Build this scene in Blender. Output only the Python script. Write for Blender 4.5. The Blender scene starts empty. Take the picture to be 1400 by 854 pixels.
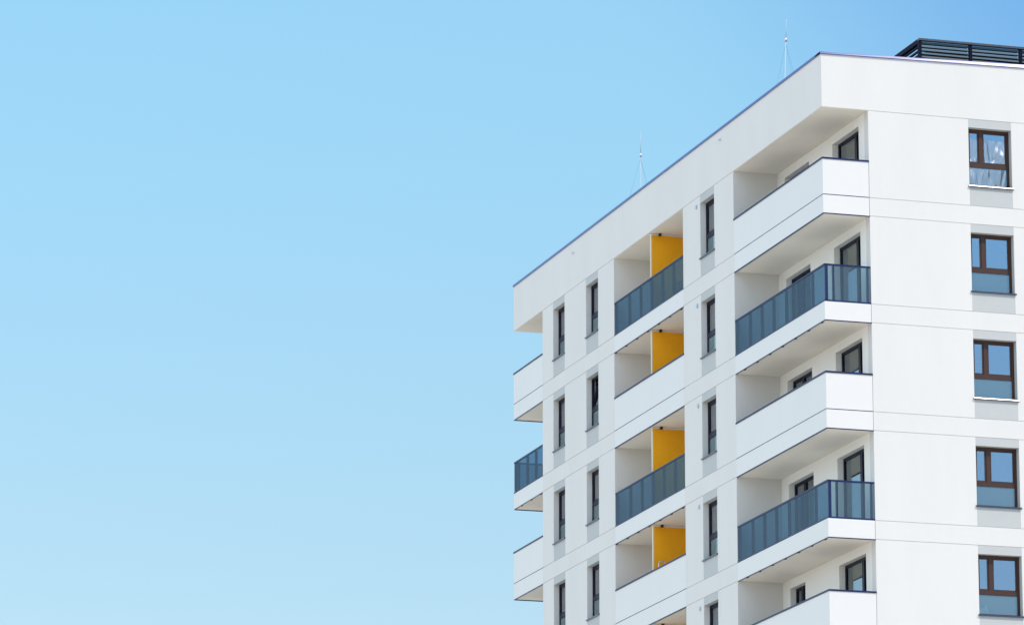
import bpy, math, random
from mathutils import Vector, Matrix
R = math.radians
rnd = random.Random(7)
scene = bpy.context.scene
col = scene.collection

# ------------------------------------------------------------------ dimensions (metres)
Z0 = 35.6          # height of the roof soffit above the ground
H = 2.9            # storey height
G = 0.503          # floor band height
RT = 1.46          # roof band height at the corner (below the coping)
ZP = 1.519         # parapet / rail top above the soffit line below it
WH, WS = -0.23, -1.84   # window head and sill under the soffit line above
uA, uB = 27.9, 24.82
W1 = (22.54, 23.705)
W2 = (19.20, 20.384)
CL, CR = 17.654, 11.31
W3 = (8.611, 9.805)
BL = 6.997
BX = 1.316
RWX = (4.19, 5.43)
XE = 16.0
BACK = 1.62        # depth of the loggia
GR = 0.016         # groove width
def L(k): return Z0 - H * k
def U(k): return Z0 - H * k + G
def P(k): return Z0 - H * k + ZP

# ------------------------------------------------------------------ materials
def newmat(name):
    m = bpy.data.materials.new(name); m.use_nodes = True
    nt = m.node_tree; nt.nodes.clear()
    out = nt.nodes.new('ShaderNodeOutputMaterial')
    return m, nt, out
def principled(name, color, rough=0.6, metal=0.0, var=0.0, scale=3.0, bump=0.0, bscale=60.0, spec=0.5,
               streak=False, color2=None, coat=0.0):
    m, nt, out = newmat(name)
    b = nt.nodes.new('ShaderNodeBsdfPrincipled')
    b.inputs['Roughness'].default_value = rough
    b.inputs['Metallic'].default_value = metal
    b.inputs['Specular IOR Level'].default_value = spec
    b.inputs['Coat Weight'].default_value = coat
    b.inputs['Coat Roughness'].default_value = 0.15
    b.inputs['Base Color'].default_value = (*color, 1)
    nt.links.new(b.outputs[0], out.inputs[0])
    tc = nt.nodes.new('ShaderNodeTexCoord')
    if var > 0:
        n = nt.nodes.new('ShaderNodeTexNoise'); n.inputs['Scale'].default_value = scale
        n.inputs['Detail'].default_value = 6; n.inputs['Roughness'].default_value = 0.65
        src = tc.outputs['Object']
        if streak:
            mp = nt.nodes.new('ShaderNodeMapping'); mp.inputs['Scale'].default_value = (1, 1, 0.22)
            nt.links.new(src, mp.inputs[0]); src = mp.outputs[0]
        nt.links.new(src, n.inputs['Vector'])
        mx = nt.nodes.new('ShaderNodeMix'); mx.data_type = 'RGBA'
        mr = nt.nodes.new('ShaderNodeMapRange')
        mr.inputs['From Min'].default_value = 0.3; mr.inputs['From Max'].default_value = 0.7
        nt.links.new(n.outputs[0], mr.inputs[0]); nt.links.new(mr.outputs[0], mx.inputs['Factor'])
        c2 = color2 or tuple(c * (1 - var) for c in color)
        mx.inputs['A'].default_value = (*color, 1); mx.inputs['B'].default_value = (*c2, 1)
        nt.links.new(mx.outputs['Result'], b.inputs['Base Color'])
    if bump > 0:
        n2 = nt.nodes.new('ShaderNodeTexNoise'); n2.inputs['Scale'].default_value = bscale
        n2.inputs['Detail'].default_value = 4
        nt.links.new(tc.outputs['Object'], n2.inputs['Vector'])
        bp = nt.nodes.new('ShaderNodeBump'); bp.inputs['Strength'].default_value = bump
        bp.inputs['Distance'].default_value = 0.01
        nt.links.new(n2.outputs[0], bp.inputs['Height']); nt.links.new(bp.outputs[0], b.inputs['Normal'])
    return m
def glassmat(name, tint, refl, rough=0.02, veil=None, veilfac=0.0, wave=0.0, wscale=1.5, rcol=(1, 1, 1), graze=None, gmax=0.55):
    """see-through pane: tinted transmission, mirror reflection growing at grazing angles, optional dusty veil"""
    m, nt, out = newmat(name)
    tr = nt.nodes.new('ShaderNodeBsdfTransparent'); tr.inputs[0].default_value = (*tint, 1)
    gl = nt.nodes.new('ShaderNodeBsdfGlossy'); gl.inputs['Roughness'].default_value = rough
    gl.inputs['Color'].default_value = (*rcol, 1)
    if graze:
        lf_ = nt.nodes.new('ShaderNodeLayerWeight'); lf_.inputs[0].default_value = 0.5
        cm = nt.nodes.new('ShaderNodeMix'); cm.data_type = 'RGBA'
        cm.inputs['A'].default_value = (*tint, 1); cm.inputs['B'].default_value = (*graze, 1)
        nt.links.new(lf_.outputs['Facing'], cm.inputs['Factor']); nt.links.new(cm.outputs['Result'], tr.inputs[0])
    last = tr.outputs[0]
    if veil:
        df = nt.nodes.new('ShaderNodeBsdfDiffuse'); df.inputs[0].default_value = (*veil, 1)
        mx = nt.nodes.new('ShaderNodeMixShader'); mx.inputs[0].default_value = veilfac
        nt.links.new(last, mx.inputs[1]); nt.links.new(df.outputs[0], mx.inputs[2]); last = mx.outputs[0]
    lw = nt.nodes.new('ShaderNodeLayerWeight'); lw.inputs[0].default_value = 0.25
    mr = nt.nodes.new('ShaderNodeMapRange')
    mr.inputs['To Min'].default_value = refl; mr.inputs['To Max'].default_value = min(1, refl + gmax)
    nt.links.new(lw.outputs['Fresnel'], mr.inputs[0])
    mx = nt.nodes.new('ShaderNodeMixShader')
    nt.links.new(mr.outputs[0], mx.inputs[0]); nt.links.new(last, mx.inputs[1]); nt.links.new(gl.outputs[0], mx.inputs[2])
    nt.links.new(mx.outputs[0], out.inputs[0])
    if wave > 0:
        tc = nt.nodes.new('ShaderNodeTexCoord')
        n = nt.nodes.new('ShaderNodeTexNoise'); n.inputs['Scale'].default_value = wscale; n.inputs['Detail'].default_value = 1
        nt.links.new(tc.outputs['Object'], n.inputs['Vector'])
        bp = nt.nodes.new('ShaderNodeBump'); bp.inputs['Strength'].default_value = wave; bp.inputs['Distance'].default_value = 0.02
        nt.links.new(n.outputs[0], bp.inputs['Height']); nt.links.new(bp.outputs[0], gl.inputs['Normal'])
    return m

M = {}
M['wall'] = principled('white_render', (0.715, 0.685, 0.64), 0.9, var=0.045, scale=0.9, bump=0.25, bscale=90, spec=0.2, streak=True)
M['panel'] = principled('white_cladding', (0.725, 0.695, 0.65), 0.47, var=0.02, scale=0.8, spec=0.5, streak=True)
M['soffit'] = principled('painted_soffit', (0.90, 0.84, 0.74), 0.9, var=0.06, scale=0.8, spec=0.2)
M['recess'] = principled('recess_render', (0.90, 0.865, 0.80), 0.9, var=0.04, scale=0.9, bump=0.2, bscale=90, spec=0.2)
M['grey'] = principled('grey_render', (0.505, 0.51, 0.49), 0.9, var=0.04, scale=1.5, bump=0.25, bscale=90, spec=0.2)
M['navy'] = principled('navy_metal', (0.008, 0.014, 0.075), 0.42, spec=0.3)
M['sheet'] = principled('coping_sheet', (0.015, 0.04, 0.25), 0.28, spec=0.6, coat=0.25)
M['sill'] = principled('sill_sheet', (0.035, 0.04, 0.075), 0.30, spec=0.6, coat=0.25)
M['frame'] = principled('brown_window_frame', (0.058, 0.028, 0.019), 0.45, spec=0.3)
M['shadeframe'] = principled('shaded_frame', (0.007, 0.007, 0.024), 0.45, spec=0.2)  # near-black frame copy, shade put into the colour for left windows and doors
M['yellow'] = principled('yellow_panel', (0.97, 0.41, 0.004), 0.6, var=0.10, scale=1.4, spec=0.3)
M['cream'] = principled('cream_edge', (0.78, 0.68, 0.50), 0.6)
M['black'] = principled('black_plastic', (0.012, 0.012, 0.015), 0.5)
M['room'] = principled('dark_room', (0.10, 0.10, 0.105), 0.9)
M['steel'] = principled('galvanised_steel', (0.62, 0.64, 0.66), 0.4, metal=0.6)
M['rod'] = principled('pale_rod', (0.42, 0.52, 0.60), 0.5)
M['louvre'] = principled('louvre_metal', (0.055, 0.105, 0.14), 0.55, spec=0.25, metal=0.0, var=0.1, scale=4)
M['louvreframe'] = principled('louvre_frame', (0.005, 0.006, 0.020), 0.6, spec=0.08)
M['rail'] = principled('louvre_top_rail', (0.09, 0.095, 0.11), 0.4, metal=0.3, var=0.3, scale=6)
M['curtain'] = principled('white_curtain', (0.8, 0.8, 0.78), 0.9)
M['roof'] = principled('roof_gravel', (0.30, 0.29, 0.27), 0.95, var=0.3, scale=8)
M['ground'] = principled('paving', (0.72, 0.65, 0.55), 0.95, var=0.2, scale=0.06, spec=0.1)
M['leaf'] = principled('leaf', (0.05, 0.10, 0.03), 0.6, var=0.4, scale=10)
M['pot'] = principled('terracotta', (0.30, 0.12, 0.06), 0.8)
M['railglass'] = glassmat('tinted_rail_glass', (0.70, 0.78, 0.79), 0.03, 0.03, veil=(0.28, 0.34, 0.40), veilfac=0.10, graze=(0.16, 0.37, 0.53), gmax=0.10)
M['glass'] = glassmat('window_glass', (0.55, 0.62, 0.62), 0.40, 0.01, wave=0.05, rcol=(0.90, 0.92, 0.92))
M['lowglass'] = glassmat('lower_window_glass', (0.80, 0.86, 0.85), 0.22, 0.03, veil=(0.22, 0.31, 0.34), veilfac=0.33, wave=0.04, rcol=(0.72, 0.80, 0.78))
M['doorglass'] = glassmat('door_glass', (0.45, 0.50, 0.50), 0.30, 0.01, wave=0.03, rcol=(0.85, 0.95, 1.0))

def film_material():
    m, nt, out = newmat('crinkled_plastic_film')
    tr = nt.nodes.new('ShaderNodeBsdfTransparent'); tr.inputs[0].default_value = (0.93, 0.95, 0.96, 1)
    gl = nt.nodes.new('ShaderNodeBsdfGlossy'); gl.inputs['Roughness'].default_value = 0.36
    tc = nt.nodes.new('ShaderNodeTexCoord')
    mp = nt.nodes.new('ShaderNodeMapping'); mp.inputs['Rotation'].default_value = (0, R(40), 0); mp.inputs['Scale'].default_value = (3.6, 1, 1.1)
    n = nt.nodes.new('ShaderNodeTexNoise'); n.inputs['Scale'].default_value = 1.3; n.inputs['Detail'].default_value = 1.5; n.inputs['Distortion'].default_value = 0.6
    bp = nt.nodes.new('ShaderNodeBump'); bp.inputs['Strength'].default_value = 1.0; bp.inputs['Distance'].default_value = 0.17
    mx = nt.nodes.new('ShaderNodeMixShader'); mx.inputs[0].default_value = 0.22
    nt.links.new(tc.outputs['Object'], mp.inputs[0]); nt.links.new(mp.outputs[0], n.inputs['Vector'])
    nt.links.new(n.outputs[0], bp.inputs['Height']); nt.links.new(bp.outputs[0], gl.inputs['Normal'])
    nt.links.new(tr.outputs[0], mx.inputs[1]); nt.links.new(gl.outputs[0], mx.inputs[2]); nt.links.new(mx.outputs[0], out.inputs[0])
    return m
M['film'] = film_material()

# ------------------------------------------------------------------ mesh builder
class MB:
    def __init__(s): s.v = []; s.f = []
    def box(s, x0, x1, y0, y1, z0, z1):
        n = len(s.v)
        s.v += [(x0,y0,z0),(x1,y0,z0),(x1,y1,z0),(x0,y1,z0),(x0,y0,z1),(x1,y0,z1),(x1,y1,z1),(x0,y1,z1)]
        s.f += [(n,n+3,n+2,n+1),(n+4,n+5,n+6,n+7),(n,n+1,n+5,n+4),(n+1,n+2,n+6,n+5),(n+2,n+3,n+7,n+6),(n+3,n,n+4,n+7)]
        return s
    def prism(s, pts0, pts1):
        """solid between two matching outlines"""
        n = len(s.v); k = len(pts0); s.v += list(pts0) + list(pts1)
        s.f.append(tuple(n+i for i in range(k))[::-1]); s.f.append(tuple(n+k+i for i in range(k)))
        for i in range(k):
            j = (i+1) % k; s.f.append((n+i, n+j, n+k+j, n+k+i))
        return s
    def tube(s, pts, r, seg=8, r1=None):
        pts = [Vector(p) for p in pts]; rings = []
        for i, p in enumerate(pts):
            d = (pts[min(i+1, len(pts)-1)] - pts[max(i-1, 0)]).normalized()
            a = d.cross(Vector((0,0,1))) if abs(d.z) < .95 else d.cross(Vector((1,0,0)))
            a.normalize(); b = d.cross(a)
            rr = r if r1 is None else r + (r1-r)*i/max(1, len(pts)-1)
            ring = []
            for q in range(seg):
                t = 2*math.pi*q/seg; s.v.append(tuple(p + a*math.cos(t)*rr + b*math.sin(t)*rr)); ring.append(len(s.v)-1)
            rings.append(ring)
        for i in range(len(rings)-1):
            for q in range(seg):
                s.f.append((rings[i][q], rings[i][(q+1)%seg], rings[i+1][(q+1)%seg], rings[i+1][q]))
        s.f.append(tuple(rings[0][::-1])); s.f.append(tuple(rings[-1]))
        return s
    def build(s, name, mat, parent=None, smooth=False, bevel=0.0):
        me = bpy.data.meshes.new(name); me.from_pydata(s.v, [], s.f); me.update()
        me.materials.append(mat)
        if smooth:
            for p in me.polygons: p.use_smooth = True
        o = bpy.data.objects.new(name, me); col.objects.link(o)
        if parent:
            o.parent = parent
            w = Vector(); q = parent
            while q: w += q.location; q = q.parent
            o.location = -w      # meshes are written in world coordinates
        if bevel:
            b = o.modifiers.new('bevel', 'BEVEL'); b.width = bevel; b.segments = 2; b.limit_method = 'ANGLE'
        return o
def tag(o, label=None, cat=None, group=None, kind=None):
    if label: o['label'] = label
    if cat: o['category'] = cat
    if group: o['group'] = group
    if kind: o['kind'] = kind
    return o
def empty(name, loc):
    o = bpy.data.objects.new(name, None); col.objects.link(o); o.location = loc; o.empty_display_size = .3
    return o

# ------------------------------------------------------------------ ground
g = MB(); g.v = [(-4000,-4000,0),(4000,-4000,0),(4000,4000,0),(-4000,4000,0)]; g.f = [(0,1,2,3)]
tag(g.build('ground', M['ground']), kind='structure')

# ------------------------------------------------------------------ the building
B = empty('apartment_building', (BX, 0, 0))
tag(B, 'tall white apartment block with corner balconies, blue glass rails and yellow balcony dividers', 'building')
NS = 6                       # storeys modelled in full (five are in view)

wall = MB()
def leftstrip(y0, y1, depth):
    """one vertical strip of the left facade: storey panels, floor bands and the grooves between them"""
    for k in range(1, NS+1):
        wall.box(0, depth, y0, y1, U(k)+GR/2, L(k-1)-GR/2)
        wall.box(0, depth, y0, y1, L(k)+GR/2, U(k)-GR/2)
        wall.box(.016, depth-.01, y0+.001, y1-.001, U(k)-GR/2, U(k)+GR/2)
        wall.box(.016, depth-.01, y0+.001, y1-.001, L(k-1)-GR/2, L(k-1)+GR/2)
def bandonly(y0, y1, depth=.3):
    for k in range(1, NS+1):
        wall.box(0, depth, y0, y1, L(k)+GR/2, U(k)-GR/2)
        wall.box(.016, depth-.01, y0, y1, U(k)-GR/2, U(k)+GR/2)
        wall.box(.016, depth-.01, y0, y1, L(k-1)-GR/2, L(k-1)+GR/2)
leftstrip(BL, W3[0], BX)
leftstrip(W3[1], CR, BACK)
leftstrip(CL, W2[0], BACK)
leftstrip(W2[1], W1[0], .3)
leftstrip(W1[1], uB, .3)
for w in (W1, W2, W3): bandonly(*w)
# right facade
for x0, x1 in ((BX, RWX[0]), (RWX[1], XE)):
    for k in range(1, NS+1):
        wall.box(x0, x1, 0, .3, U(k)+GR/2, L(k-1)-GR/2)
        wall.box(x0, x1, 0, .3, L(k)+GR/2, U(k)-GR/2)
        wall.box(x0+.001, x1-.001, .016, .29, U(k)-GR/2, U(k)+GR/2)
        wall.box(x0+.001, x1-.001, .016, .29, L(k-1)-GR/2, L(k-1)+GR/2)
for k in range(1, NS+1):
    wall.box(RWX[0], RWX[1], 0, .3, L(k)+GR/2, U(k)-GR/2)
    wall.box(RWX[0], RWX[1], .016, .29, U(k)-GR/2, U(k)+GR/2)
    wall.box(RWX[0], RWX[1], .016, .29, L(k-1)-GR/2, L(k-1)+GR/2)
# far end wall, far side walls, body under the modelled storeys
zb = L(NS)
wall.box(.3, XE, uB-.3, uB, zb, Z0-.01)
wall.box(XE-.3, XE, .3, uB-.3, zb, Z0-.01)
wall.box(0, XE, 0, uB, 0, zb)
wall.build('wall', M['wall'], B)

# recess back wall behind the corner balconies with door openings
D1 = (0.715, 2.69); DH = -0.245
def D2(k): return (5.25, 6.43) if k == 5 else (4.495, 6.43)
rec = MB(); lw_ = MB()
for k in range(1, NS+1):
    ys = [.3, D1[0], D1[1], D2(k)[0], D2(k)[1], BL]
    z0, z1 = U(k)-.06, L(k-1)
    for i in (0, 2, 4): rec.box(BX, BX+.3, ys[i], ys[i+1], z0, z1)
    for i in (1, 3): rec.box(BX, BX+.3, ys[i], ys[i+1], z1+DH, z1)
# loggia back wall
    lw_.box(BACK, BACK+.2, CR, CL, z0, z1)
rec.build('recess_wall', M['recess'], B); lw_.build('loggia_wall', M['recess'], B)
inner = MB()
inner.box(3.6, 3.7, .3, uB-.3, zb, Z0)        # partition deep inside, closes the rooms
inner.box(1.7, XE-.3, 2.9, 3.0, zb, Z0)
for k in range(1, NS+1): inner.box(BX+.3, XE-.3, .3, uB-.3, L(k)+.05, U(k)-.08)
inner.build('interior_wall', M['room'], B)

# roof band, soffit, deck, coping
def ztop_bot(x):  # the top edge of the right-hand side climbs slightly
    t = max(0, min(1, x/5.9)); return 1.515+.138*t, RT+.085*t
rb = MB()
rb.box(0, .3, 0, uA, Z0+GR/2, Z0+RT)
rb.prism([(.3,0,Z0+GR/2),(.3,.3,Z0+GR/2),(.3,.3,Z0+ztop_bot(.3)[1]),(.3,0,Z0+ztop_bot(.3)[1])],
         [(5.9,0,Z0+GR/2),(5.9,.3,Z0+GR/2),(5.9,.3,Z0+ztop_bot(5.9)[1]),(5.9,0,Z0+ztop_bot(5.9)[1])])
rb.box(5.9, XE, 0, .3, Z0+GR/2, Z0+ztop_bot(6)[1])
rb.box(.3, XE, uA-.3, uA, Z0+GR/2, Z0+RT)
rb.box(XE-.3, XE, .3, uA-.3, Z0+GR/2, Z0+RT)
rb.build('roof_band', M['wall'], B)
rs = MB()
rs.box(.02, XE-.3, .02, uA-.02, Z0, Z0+.2)
rs.build('roof_soffit', M['soffit'], B)
rd = MB(); rd.box(.3, XE-.3, .3, uA-.3, Z0+.9, Z0+1.1); rd.build('roof_deck', M['roof'], B)
# left coping (one length of folded sheet per 4 m)
yy = 0.0
cp = MB(); cp.box(-.03, .36, -.01, uA+.03, Z0+RT, Z0+1.52)
cp.build('coping', M['sheet'], B)
xs = [-.03, 2.05, 3.93, 5.85, 7.9, 9.9, 11.9, 13.9, XE]
lean = [.020, .020, .030, .030, .03, .03, .03, .03]
for i in range(len(xs)-1):
    a, b = xs[i]+(.002 if i else 0), xs[i+1]
    ta, ba = ztop_bot(a); tb, bb = ztop_bot(b)
    if i == 2: pass
    ex = .012 if i >= 3 or i == 2 else 0
    def sec(x, t, bt):
        hh = t-bt
        return [(x,-.035,Z0+bt-.002),(x,-.035,Z0+bt+.010),(x,-.035+hh*.36+ex*0,Z0+t-.004),(x,.02,Z0+t+ex),(x,.36,Z0+t-.02),(x,.36,Z0+bt-.002)]
    c = MB(); c.prism(sec(a, ta, ba), sec(b, tb, bb)); c.build('coping', M['sheet'], B)

# ------------------------------------------------------------------ windows
def window_left(y0, y1, k, tilted=False):
    """narrow left-facade window; y0<y1, seen from -y so the near jamb hides part of it"""
    top, bot = L(k-1)+WH, L(k-1)+WS
    s = MB().box(.004, .3, y0, y1, top, L(k-1)-GR/2)
    s2 = MB().box(.004, .3, y0, y1, U(k)+GR/2, bot-.04)
    f = MB(); fx0, fx1 = .17, .24; fw = .065
    zt = L(k-1)-1.17; zt2 = L(k-1)-1.285
    f.box(fx0, fx1, y0, y0+fw, bot, top); f.box(fx0, fx1, y1-fw, y1, bot, top)
    f.box(fx0, fx1, y0+fw, y1-fw, top-fw, top); f.box(fx0, fx1, y0+fw, y1-fw, bot, bot+fw)
    f.box(fx0-.006, fx1, y0+fw, y1-fw, zt2, zt)
    w = f.build('window', M['shadeframe'], B)
    s.build('panel_above', M['grey'], w); s2.build('panel_below', M['grey'], w)
    sw = .055; a0, a1, b0, b1 = y0+fw+.004, y1-fw-.004, zt+.004, top-fw-.004
    sa = MB(); dx = fx0+.018
    sa.box(dx, dx+.05, a0, a0+sw, b0, b1); sa.box(dx, dx+.05, a1-sw, a1, b0, b1)
    sa.box(dx, dx+.05, a0+sw, a1-sw, b1-sw, b1); sa.box(dx, dx+.05, a0+sw, a1-sw, b0, b0+sw)
    pa = MB(); pa.box(dx+.018, dx+.03, a0+sw-.002, a1-sw+.002, b0+sw-.002, b1-sw+.002)
    if tilted:                          # bottom-hung sash leaning into the room
        th = R(9)
        for mb in (sa, pa):
            mb.v = [(dx+(x-dx)*math.cos(th)+(z-b0)*math.sin(th), y, b0+(z-b0)*math.cos(th)-(x-dx)*math.sin(th)) for x,y,z in mb.v]
    sa.build('sash', M['shadeframe'], w); pa.build('pane', M['glass'], w)
    lp = MB(); lp.box(fx0+.02, fx0+.03, y0+fw-.002, y1-fw+.002, bot+fw-.002, zt2+.002)
    lp.build('lower_pane', M['lowglass'], w)
    si = MB(); si.prism([(-.045,y0-.03,bot-.04),(-.045,y0-.03,bot-.008),(.18,y0-.03,bot+.002),(.18,y0-.03,bot-.039)],
                        [(-.045,y1+.03,bot-.04),(-.045,y1+.03,bot-.008),(.18,y1+.03,bot+.002),(.18,y1+.03,bot-.039)])
    si.build('sill', M['sill'], w)
    bl = MB(); bl.box(.55, .56, y0-.1, y1+.1, bot-.1, top+.1)
    bl.build('blind', M['recess'], w)
for k in range(1, NS+1):
    window_left(*W1, k); window_left(*W2, k, tilted=(k == 2)); window_left(*W3, k)

def window_right(k):
    x0, x1 = RWX
    top, bot = L(k-1)+WH, L(k-1)+WS
    s = MB().box(x0, x1, .004, .3, top, L(k-1)-GR/2); s2 = MB().box(x0, x1, .004, .3, U(k)+GR/2, bot-.04); s3 = MB()
    # lining on the right jamb, its shade put in as the panel grey
    s3.box(x1-.006, x1-.0005, .006, .2, bot-.036, top)
    f = MB(); f0, f1 = .17, .24; fw = .07
    zt, zt2 = L(k-1)-1.165, L(k-1)-1.285
    ml, mr = 4.555, 4.665
    f.box(x0, x0+fw, f0, f1, bot, top); f.box(x1-.006-fw, x1-.006, f0, f1, bot, top)
    f.box(x0+fw, x1-.006-fw, f0, f1, top-fw, top); f.box(x0+fw, x1-.006-fw, f0, f1, bot, bot+.05)
    f.box(x0+fw, x1-.006-fw, f0-.005, f1, zt2, zt)
    f.box(ml, mr, f0-.003, f1, zt, top-fw)
    w = f.build('window', M['frame'], B)
    s.build('panel_above', M['grey'], w); s2.build('panel_below', M['grey'], w); s3.build('reveal', M['grey'], w)
    for a, b in ((x0+fw+.003, ml-.003), (mr+.003, x1-.006-fw-.003)):
        sw = .035; c, d = zt+.003, top-fw-.003
        sa = MB(); sa.box(a, a+sw, f0+.015, f0+.06, c, d); sa.box(b-sw, b, f0+.015, f0+.06, c, d)
        sa.box(a+sw, b-sw, f0+.015, f0+.06, d-sw, d); sa.box(a+sw, b-sw, f0+.015, f0+.06, c, c+sw)
        so = sa.build('sash', M['frame'], w)
        pa = MB(); pa.box(a+sw-.002, b-sw+.002, f0+.03, f0+.04, c+sw-.002, d-sw+.002); pa.build('pane', M['glass'], w)
        if k == 1:
            fi = MB(); fi.box(a+sw+.01, b-sw-.01, f0+.020, f0+.022, c+sw+.005, d-sw-.16); fi.build('protective_film', M['film'], w)
    lp = MB(); lp.box(x0+fw-.002, x1-.006-fw+.002, f0+.02, f0+.03, bot+.048, zt2+.002); lp.build('lower_pane', M['lowglass'], w)
    if k == 1:
        fi = MB(); fi.box(x0+fw+.02, x1-fw-.03, f0+.008, f0+.010, bot+.06, zt2-.03); fi.build('protective_film', M['film'], w)
    if k == 5:                         # white cloth standing inside the bottom corner of the pane
        cu = MB(); pts = [(x0+.09,bot+.06),(x0+.36,bot+.06),(x0+.345,bot+.16),(x0+.31,bot+.25),(x0+.265,bot+.31),(x0+.25,bot+.30),(x0+.24,bot+.2),(x0+.20,bot+.22),(x0+.10,bot+.16)]
        cu.prism([(a, .215, z) for a, z in pts], [(a, .235, z) for a, z in pts]); cu.build('cloth', M['curtain'], w)
    # folded metal sill; the pitch of the nose differs from floor to floor
    nose = {1: .030, 3: .026}.get(k, 0.004)
    si = MB()
    def sec(x): return [(x,-.05,bot-.040),(x,-.05,bot-.028),(x,-.05+nose*.36,bot-.002),(x,.17,bot+.006),(x,.17,bot-.038)]
    if k in (1, 3):
        def sec(x): return [(x,-.05,bot-.050),(x,-.05,bot-.024),(x,-.042,bot-.003),(x,.17,bot+.010),(x,.17,bot-.038)]
    si.prism(sec(x0-.03), sec(x1+.03)); si.build('sill', M['sill'], w)
    bl = MB(); bl.box(x0-.1, x1+.1, 1.4, 1.42, bot-.1, top+.1); bl.build('blind', M['room'], w)
for k in range(1, NS+1): window_right(k)

# ------------------------------------------------------------------ balcony doors
def door(y0, y1, mull, k):
    top, bot = L(k-1)+DH, U(k)-.04
    x0, x1 = BX+.17, BX+.24; fw = .075
    f = MB()
    f.box(x0, x1, y0, y0+fw, bot, top); f.box(x0, x1, y1-fw, y1, bot, top)
    f.box(x0, x1, y0+fw, y1-fw, top-fw, top); f.box(x0, x1, y0+fw, y1-fw, bot, bot+fw)
    f.box(x0-.004, x1, mull-.075, mull+.075, bot+fw, top-fw)
    d = f.build('balcony_door', M['shadeframe'], B)
    for a, b in ((y0+fw, mull-.075), (mull+.075, y1-fw)):
        p = MB(); p.box(x0+.03, x0+.04, a-.002, b+.002, bot+fw-.002, top-fw+.002); p.build('pane', M['doorglass'], d)
for k in range(1, NS+1):
    door(*D1, 1.37, k); door(*D2(k), 5.93 if k == 5 else 5.62, k)

# ------------------------------------------------------------------ balconies
def glass_run(bal, axis, c, a, b, k, posts, sign=1):
    """rail along an axis at constant c; panels between the posts"""
    z0, z1 = U(k), P(k)
    def bx(mb, p, q, d0, d1, za, zb_):
        if axis == 'y': mb.box(c+sign*min(d0,d1) if sign > 0 else c-max(d0,d1), c+sign*max(d0,d1) if sign > 0 else c-min(d0,d1), p, q, za, zb_)
        else: mb.box(p, q, c+sign*min(d0,d1) if sign > 0 else c-max(d0,d1), c+sign*max(d0,d1) if sign > 0 else c-min(d0,d1), za, zb_)
    t = MB(); bx(t, a, b, 0, .05, z1-.045, z1); t.build('top_rail', M['navy'], bal)
    t = MB(); bx(t, a, b, -.004, .05, z0-.004, z0+.035); t.build('bottom_rail', M['navy'], bal)
    for p in posts:
        t = MB(); bx(t, p-.022, p+.022, .024, .10, z0+.035, z1-.045); t.build('post', M['navy'], bal)
    ed = [a] + [p for p in posts if a+.15 < p < b-.15] + [b]
    for p, q in zip(ed[:-1], ed[1:]):
        t = MB(); bx(t, p+.008, q-.008, .012, .022, z0+.034, z1-.044); t.build('glass_panel', M['railglass'], bal)

def drip(bal, y0, y1, k, solid, ends=None):
    t = MB()
    if solid:
        t.box(-.006, .03, y0, y1, L(k)-.022, L(k)-.001)
    else:
        t.box(.006, .03, y0, y1, L(k)-.016, L(k)-.001)
        y = y0+.25
        while y < y1-.05:
            t.box(-.004, .06, y, y+.12, L(k)-.028, L(k)-.0165); y += 1.0
    if ends == 'near': t.box(.03, BX, -.006, .03, L(k)-.024, L(k)-.001)
    if ends == 'far': t.box(.03, 4, y1-.03, y1+.006, L(k)-.022, L(k)-.001)
    t.build('drip_edge', M['navy'], bal)

# corner balconies
for k in range(1, NS+1):
    solid = k % 2 == 1
    s = MB(); s.box(.1, BX+.29, .1, BL, L(k), U(k)-.06)
    s.box(BX, BX+.29, 0.301, BL, L(k)+.002, U(k)-.062) if False else None
    bal = s.build('corner_balcony', M['soffit'], B)
    fa = MB(); fa.box(0, .1, 0, BL-.004, L(k)+.001, U(k)-.008); fa.box(.1, BX-.013, 0, .1, L(k)+.001, U(k)-.008)
    fa.build('fascia', M['panel'], bal)
    drip(bal, 0, BL-.004, k, solid, 'near')
    if solid:
        pa = MB(); pa.box(0, .12, 0, BL-.004, U(k)+.012, P(k)-.045); pa.box(.12, BX-.013, 0, .12, U(k)+.012, P(k)-.045)
        pa.build('parapet', M['panel'], bal)
        j = MB(); j.box(-.003, .1, -.003, BL-.004, U(k)-.0075, U(k)+.0115); j.box(.1, BX-.013, -.003, .1, U(k)-.0075, U(k)+.0115)
        j.build('joint_strip', M['navy'], bal)
        ca = MB(); ca.box(-.02, .15, -.02, BL-.004, P(k)-.0445, P(k)); ca.box(.15, BX-.004, -.02, .15, P(k)-.0445, P(k))
        ca.build('cap', M['navy'], bal)
    else:
        glass_run(bal, 'y', 0, 0, BL-.004, k, [.03, 1.03, 2.03, 3.04, 4.02, 4.95, 5.89, 6.96])
        glass_run(bal, 'x', 0, .05, BX-.013, k, [.27, 1.235])
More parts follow.
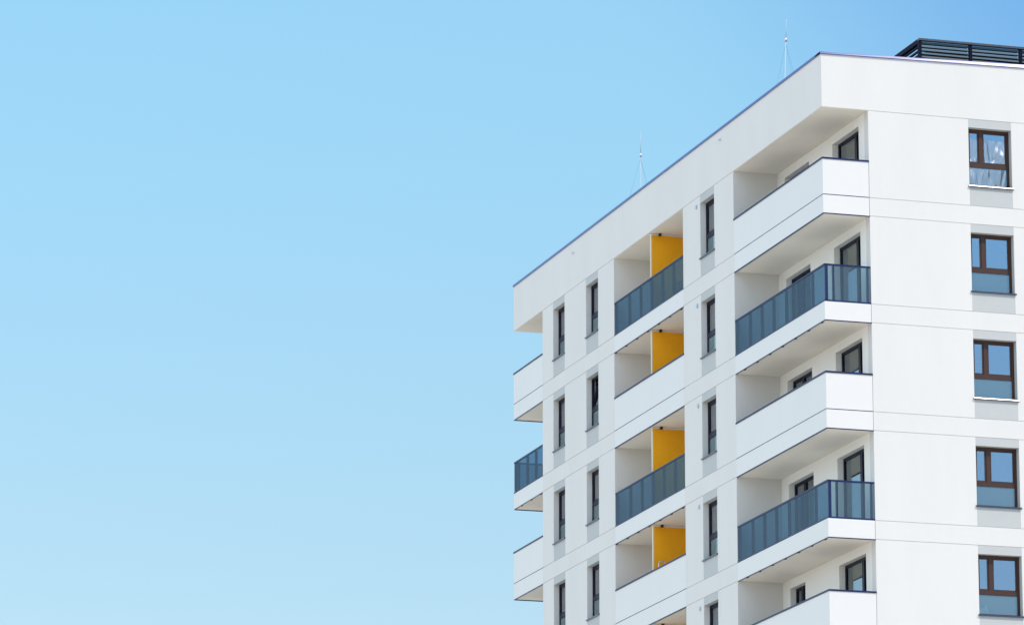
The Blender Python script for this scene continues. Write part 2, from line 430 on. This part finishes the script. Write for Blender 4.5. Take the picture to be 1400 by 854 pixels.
# middle loggias
for k in range(1, NS+1):
    solid = k % 2 == 0
    s = MB(); s.box(.1, BACK, CR, CL, L(k), U(k)-.06)
    bal = s.build('loggia', M['soffit'], B)
    fa = MB(); fa.box(0, .1, CR+.006, CL-.004, L(k)+.001, U(k)-.008); fa.build('fascia', M['panel'], bal)
    drip(bal, CR+.004, CL-.004, k, solid)
    if solid:
        MB().box(0, .12, CR+.006, CL-.004, U(k)+.012, P(k)-.045).build('parapet', M['panel'], bal)
        MB().box(-.003, .1, CR+.004, CL-.004, U(k)-.0075, U(k)+.0115).build('joint_strip', M['navy'], bal)
        MB().box(-.02, .15, CR+.004, CL-.004, P(k)-.0445, P(k)).build('cap', M['navy'], bal)
    else:
        glass_run(bal, 'y', 0, CR+.004, CL-.004, k, [CR+.034, 12.3, 13.3, 14.3, 15.3, 16.35, CL-.06])
    # yellow divider between the two flats
    z0, z1 = U(k)-.06, L(k-1)-.055
    dv = MB(); dv.box(.10, BACK, 14.40, 14.44, z0, z1); d = dv.build('divider', M['yellow'], B)
    MB().box(.065, .0995, 14.392, 14.448, z0, z1).build('edge_trim', M['cream'], d)
    MB().box(.065, BACK, 14.385, 14.455, z1+.0005, z1+.028).build('top_rail', M['panel'], d)
    MB().box(.30, .37, 14.30, 14.385, z1-.02, z1+.05).build('bracket', M['black'], d)
# balconies hanging off the far end
for k in range(1, NS+1):
    solid = k % 2 == 1
    s = MB(); s.box(.1, 4, uB, uA-.1, L(k), U(k)-.06); bal = s.build('end_balcony', M['soffit'], B)
    fa = MB(); fa.box(0, .1, uB+.006, uA, L(k)+.001, U(k)-.008); fa.box(.1, 4, uA-.1, uA, L(k)+.001, U(k)-.008)
    fa.build('fascia', M['panel'], bal)
    drip(bal, uB+.004, uA, k, solid, 'far')
    if solid:
        pa = MB(); pa.box(0, .12, uB+.006, uA, U(k)+.012, P(k)-.045); pa.box(.12, 4, uA-.12, uA, U(k)+.012, P(k)-.045)
        pa.build('parapet', M['panel'], bal)
        j = MB(); j.box(-.003, .1, uB+.004, uA+.003, U(k)-.0075, U(k)+.0115); j.build('joint_strip', M['navy'], bal)
        ca = MB(); ca.box(-.02, .15, uB+.004, uA+.02, P(k)-.0445, P(k)); ca.box(.15, 4, uA-.15, uA+.02, P(k)-.0445, P(k))
        ca.build('cap', M['navy'], bal)
    else:
        glass_run(bal, 'y', 0, uB+.004, uA, k, [uB+.034, 25.7, 26.6, 27.55, uA-.03])
        glass_run(bal, 'x', uA, .05, 4, k, [.95, 1.9, 2.85, 3.9], sign=-1)

# small fittings on the left facade
for k in range(1, NS+1):
    v = MB(); z = L(k-1)-.27; y = 10.10
    v.tube([(0, y, z), (-.035, y, z)], .062, 12); v.build('wall_vent', M['rod'], B)
    c = MB(); c.prism([(-.036, y-.05, z+.06), (-.036, y+.06, z+.06), (-.036, y+.06, z-.05)], [(-.055, y-.05, z+.06), (-.055, y+.06, z+.06), (-.055, y+.06, z-.05)])
for y, z in ((21.58, 1.10), (7.99, 1.17)):
    s = MB(); s.tube([(0, y, Z0+z), (-.05, y, Z0+z), (-.07, y, Z0+z-.03)], .028, 8); s.build('overflow_spout', M['steel'], B)

# ------------------------------------------------------------------ louvred screen on the roof
sx, sy, sz = 4.057, 3.0, Z0+3.09
RDZ = Z0+1.1
S = empty('louvre_screen', (sx, sy, RDZ))
tag(S, 'dark metal louvre screen around the rooftop plant, standing behind the right-hand roof edge', 'screen')
nx = 7
for i in range(nx):
    a = sx+.02+1.50*i
    if i < nx-1:
        bl = MB(); z = sz-.085
        while z > RDZ+.1:
            bl.prism([(a+.045, sy+.02, z-.050), (a+.045, sy+.024, z-.054), (a+.045, sy+.19, z-.045), (a+.045, sy+.075, z-.004), (a+.045, sy+.04, z)],
                     [(a+1.455, sy+.02, z-.050), (a+1.455, sy+.024, z-.054), (a+1.455, sy+.19, z-.045), (a+1.455, sy+.075, z-.004), (a+1.455, sy+.04, z)])
            z -= .10
        bl.build('louvre_blades', M['louvre'], S)
    MB().box(a-.042, a+.042, sy+.0, sy+.10, RDZ, sz-.06).build('post', M['louvreframe'], S)
for i in range(4):
    a = sy+.12+1.9*i
    bl = MB(); z = sz-.17
    while z > RDZ+.1:
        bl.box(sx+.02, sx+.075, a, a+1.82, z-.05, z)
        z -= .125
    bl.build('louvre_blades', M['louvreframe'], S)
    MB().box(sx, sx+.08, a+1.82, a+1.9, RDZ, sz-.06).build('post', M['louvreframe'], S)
MB().box(sx+.35, sx+9.0, sy+.4, sy+7.2, RDZ, sz-.25).build('plant_housing', M['black'], S)
t = MB(); t.box(sx-.02, sx+9.2, sy-.03, sy+.11, sz-.058, sz); t.build('top_rail', M['rail'], S)
t = MB(); t.box(sx-.02, sx+.11, sy+.112, sy+7.8, sz-.13, sz); t.build('top_rail', M['louvreframe'], S)

# ------------------------------------------------------------------ lightning masts
def mast(base, clamp, tip, feet, label, rr):
    o = empty('lightning_mast', base); tag(o, label, 'lightning rod', 'lightning rods on the roof')
    b, c, t = Vector(base), Vector(clamp), Vector(tip)
    MB().tube([b, c], rr, 10).build('pole', M['rod'], o, smooth=True)
    MB().tube([c, t], .014, 8, .007).build('rod', M['rod'], o, smooth=True)
    d = (t-b).normalized()
    MB().tube([c-d*.05, c+d*.05], .042, 10).build('clamp', M['steel'], o, smooth=True)
    c2 = c-d*.12
    for f in feet:
        MB().tube([c2, Vector((f[0], f[1], RDZ+.03))], .0018, 6).build('stay', M['louvre'], o)
        MB().box(f[0]-.12, f[0]+.12, f[1]-.12, f[1]+.12, RDZ, RDZ+.06).build('foot', M['roof'], o)
    MB().box(b.x-.2, b.x+.2, b.y-.2, b.y+.2, RDZ, RDZ+.1).build('base_block', M['roof'], o)
mast((2.41, 9.46, RDZ), (2.545, 9.46, Z0+4.74), (2.57, 9.46, Z0+5.36),
     [(2.5, 11.9, 0), (2.5, 7.7, 0), (3.6, 9.7, 0)], 'pale lightning mast with stays behind the sloping roof edge, close to the near roof corner', .018)
mast((2.5, 22.48, RDZ), (2.5, 22.48, Z0+4.65), (2.5, 22.48, Z0+5.42),
     [(2.4, 26.0, 0), (2.6, 20.9, 0), (3.6, 22.9, 0)], 'fainter pale lightning mast, farther down the sloping roof edge from the near corner', .014)

# ------------------------------------------------------------------ loose things on the balconies
lz = U(4)-.06
ld = empty('stepladder', (.27, 14.2, lz))
tag(ld, 'folded metal stepladder, its bent tube top showing above a white parapet against a yellow divider', 'stepladder')
xa, xb, yl, zt = .165, .37, 14.18, Z0-9.81
MB().tube([(xa-.02,yl-.03,lz),(xa,yl,zt-.06),(xa+.02,yl,zt-.015),(xa+.05,yl,zt),(xb-.05,yl,zt),(xb-.02,yl,zt-.015),(xb,yl,zt-.06),(xb+.02,yl-.03,lz)], .013, 8).build('front_frame', M['steel'], ld, smooth=True)
MB().tube([(xa-.01,yl+.13,lz),(xa+.01,yl+.04,zt-.25),(xb-.01,yl+.04,zt-.25),(xb+.01,yl+.13,lz)], .011, 8).build('rear_frame', M['steel'], ld, smooth=True)
for q in range(5):
    z = lz+.25+.25*q
    if z < zt-.2: MB().box(xa, xb, yl-.06, yl+.02, z, z+.025).build('step', M['black'], ld)

pz = U(1)-.06
pl = empty('potted_plant', (.42, 12.95, pz))
tag(pl, 'leafy potted plant seen dimly through the blue glass rail of the top loggia', 'plant')
pm = MB(); pm.tube([(.42,12.95,pz),(.42,12.95,pz+.24)], .10, 14, .14); pm.build('pot', M['pot'], pl, smooth=True)
lf = MB()
for q in range(170):
    a = rnd.uniform(0, 6.283); r = rnd.uniform(0, .23); z = pz+.26+rnd.uniform(0, .42)*(1-r)
    c = Vector((.42+r*math.cos(a)*.8, 12.95+r*math.sin(a)*1.5, z))
    d = Vector((math.cos(a), math.sin(a), rnd.uniform(.1, 1))).normalized()*rnd.uniform(.06, .12)
    w = d.cross(Vector((0,0,1))).normalized()*.025
    n = len(lf.v); m_ = c+d*.5
    lf.v += [tuple(c), tuple(m_+w), tuple(c+d), tuple(m_-w)]; lf.f.append((n,n+1,n+2,n+3))
lf.build('leaves', M['leaf'], pl)
st = MB()
for q in range(9):
    a = q*.7; st.tube([(.42,12.95,pz+.2),(.42+.12*math.cos(a),12.95+.2*math.sin(a),pz+.55)], .006, 5, .003)
st.build('stems', M['leaf'], pl)

# ------------------------------------------------------------------ light
SAZ, SEL = 35.0, 50.0        # sun: degrees from the right facade's outward normal towards +x, elevation
sd = Vector((math.sin(R(SAZ))*math.cos(R(SEL)), -math.cos(R(SAZ))*math.cos(R(SEL)), math.sin(R(SEL))))
ld_ = bpy.data.lights.new('sun', 'SUN'); ld_.energy = 2.2; ld_.angle = R(.5); ld_.color = (1, .88, .75)
so = bpy.data.objects.new('sun', ld_); col.objects.link(so)
so.rotation_euler = sd.to_track_quat('Z', 'Y').to_euler()
w = bpy.data.worlds.new('World'); scene.world = w; w.use_nodes = True
nt = w.node_tree; nt.nodes.clear()
out = nt.nodes.new('ShaderNodeOutputWorld'); bg = nt.nodes.new('ShaderNodeBackground')
sky = nt.nodes.new('ShaderNodeTexSky'); sky.sky_type = 'NISHITA'; sky.sun_disc = False
sky.sun_elevation = R(SEL); sky.sun_rotation = math.atan2(sd.x, sd.y)
sky.altitude = 0; sky.air_density = 1.0; sky.dust_density = 0.3; sky.ozone_density = 2.0
# one sky for every direction: deeper blue up and to the right of the view, an unseen bright bank added over -x to lift the shaded facade
tc = nt.nodes.new('ShaderNodeTexCoord')
def vdot(v):
    n = nt.nodes.new('ShaderNodeVectorMath'); n.operation = 'DOT_PRODUCT'
    nt.links.new(tc.outputs['Generated'], n.inputs[0]); n.inputs[1].default_value = Vector(v).normalized(); return n.outputs['Value']
def ramp(sock, a, b):
    n = nt.nodes.new('ShaderNodeMapRange'); n.interpolation_type = 'SMOOTHSTEP'
    n.inputs['From Min'].default_value = a; n.inputs['From Max'].default_value = b
    nt.links.new(sock, n.inputs[0]); return n.outputs[0]
def mixc(fac, A, Bc, mode='MIX'):
    n = nt.nodes.new('ShaderNodeMix'); n.data_type = 'RGBA'; n.blend_type = mode; n.clamp_factor = True
    for i, v in (('Factor', fac), ('A', A), ('B', Bc)):
        if isinstance(v, bpy.types.NodeSocket): nt.links.new(v, n.inputs[i])
        else: n.inputs[i].default_value = v
    return n.outputs['Result']
tint = mixc(ramp(vdot((0.80, -0.40, 0.55)), .03, .13), (0.81, 1.02, 0.91, 1), (0.46, 0.70, 0.84, 1))
sep = nt.nodes.new('ShaderNodeSeparateXYZ'); nt.links.new(tc.outputs['Generated'], sep.inputs[0])
low = mixc(ramp(sep.outputs[2], .13, .33), (1.0, .78, .765, 1), (1.12, 1.13, 1.09, 1))
c1 = mixc(1.0, mixc(1.0, sky.outputs[0], tint, 'MULTIPLY'), low, 'MULTIPLY')
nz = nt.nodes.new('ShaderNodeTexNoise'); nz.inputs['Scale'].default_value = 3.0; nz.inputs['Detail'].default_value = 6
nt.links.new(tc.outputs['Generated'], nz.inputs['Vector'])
skyfill = nt.nodes.new('ShaderNodeMath'); skyfill.operation = 'MULTIPLY'
nt.links.new(ramp(vdot((-0.95, -0.15, 0.25)), .05, .75), skyfill.inputs[0]); nt.links.new(ramp(nz.outputs[0], .25, .6), skyfill.inputs[1])
c2 = mixc(skyfill.outputs[0], c1, (6.0, 7.35, 9.0, 1))
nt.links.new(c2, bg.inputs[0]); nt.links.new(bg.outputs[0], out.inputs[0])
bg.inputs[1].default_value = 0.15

# ------------------------------------------------------------------ camera (solved from the photograph)
cam = bpy.data.cameras.new('camera'); co = bpy.data.objects.new('camera', cam); col.objects.link(co)
F = Vector((0.28547855, 0.93093681, 0.22772496)); RR = Vector((0.95608050, -0.29310403, -0.00034754)); UU = Vector((-0.06642357, -0.21782261, 0.97372543))
co.matrix_world = Matrix(((RR.x, UU.x, -F.x, -43.43788866), (RR.y, UU.y, -F.y, -113.54847609), (RR.z, UU.z, -F.z, Z0-33.98064978), (0, 0, 0, 1)))
cam.sensor_width = 36; cam.lens = 6469.4546/1400*36; cam.clip_start = 1; cam.clip_end = 10000
scene.camera = co
scene.render.resolution_x = 1024; scene.render.resolution_y = 624
scene.view_settings.view_transform = 'Standard'; scene.view_settings.look = 'None'
scene.view_settings.gamma = 1; scene.view_settings.exposure = 0.5
scene.view_settings.use_curve_mapping = False
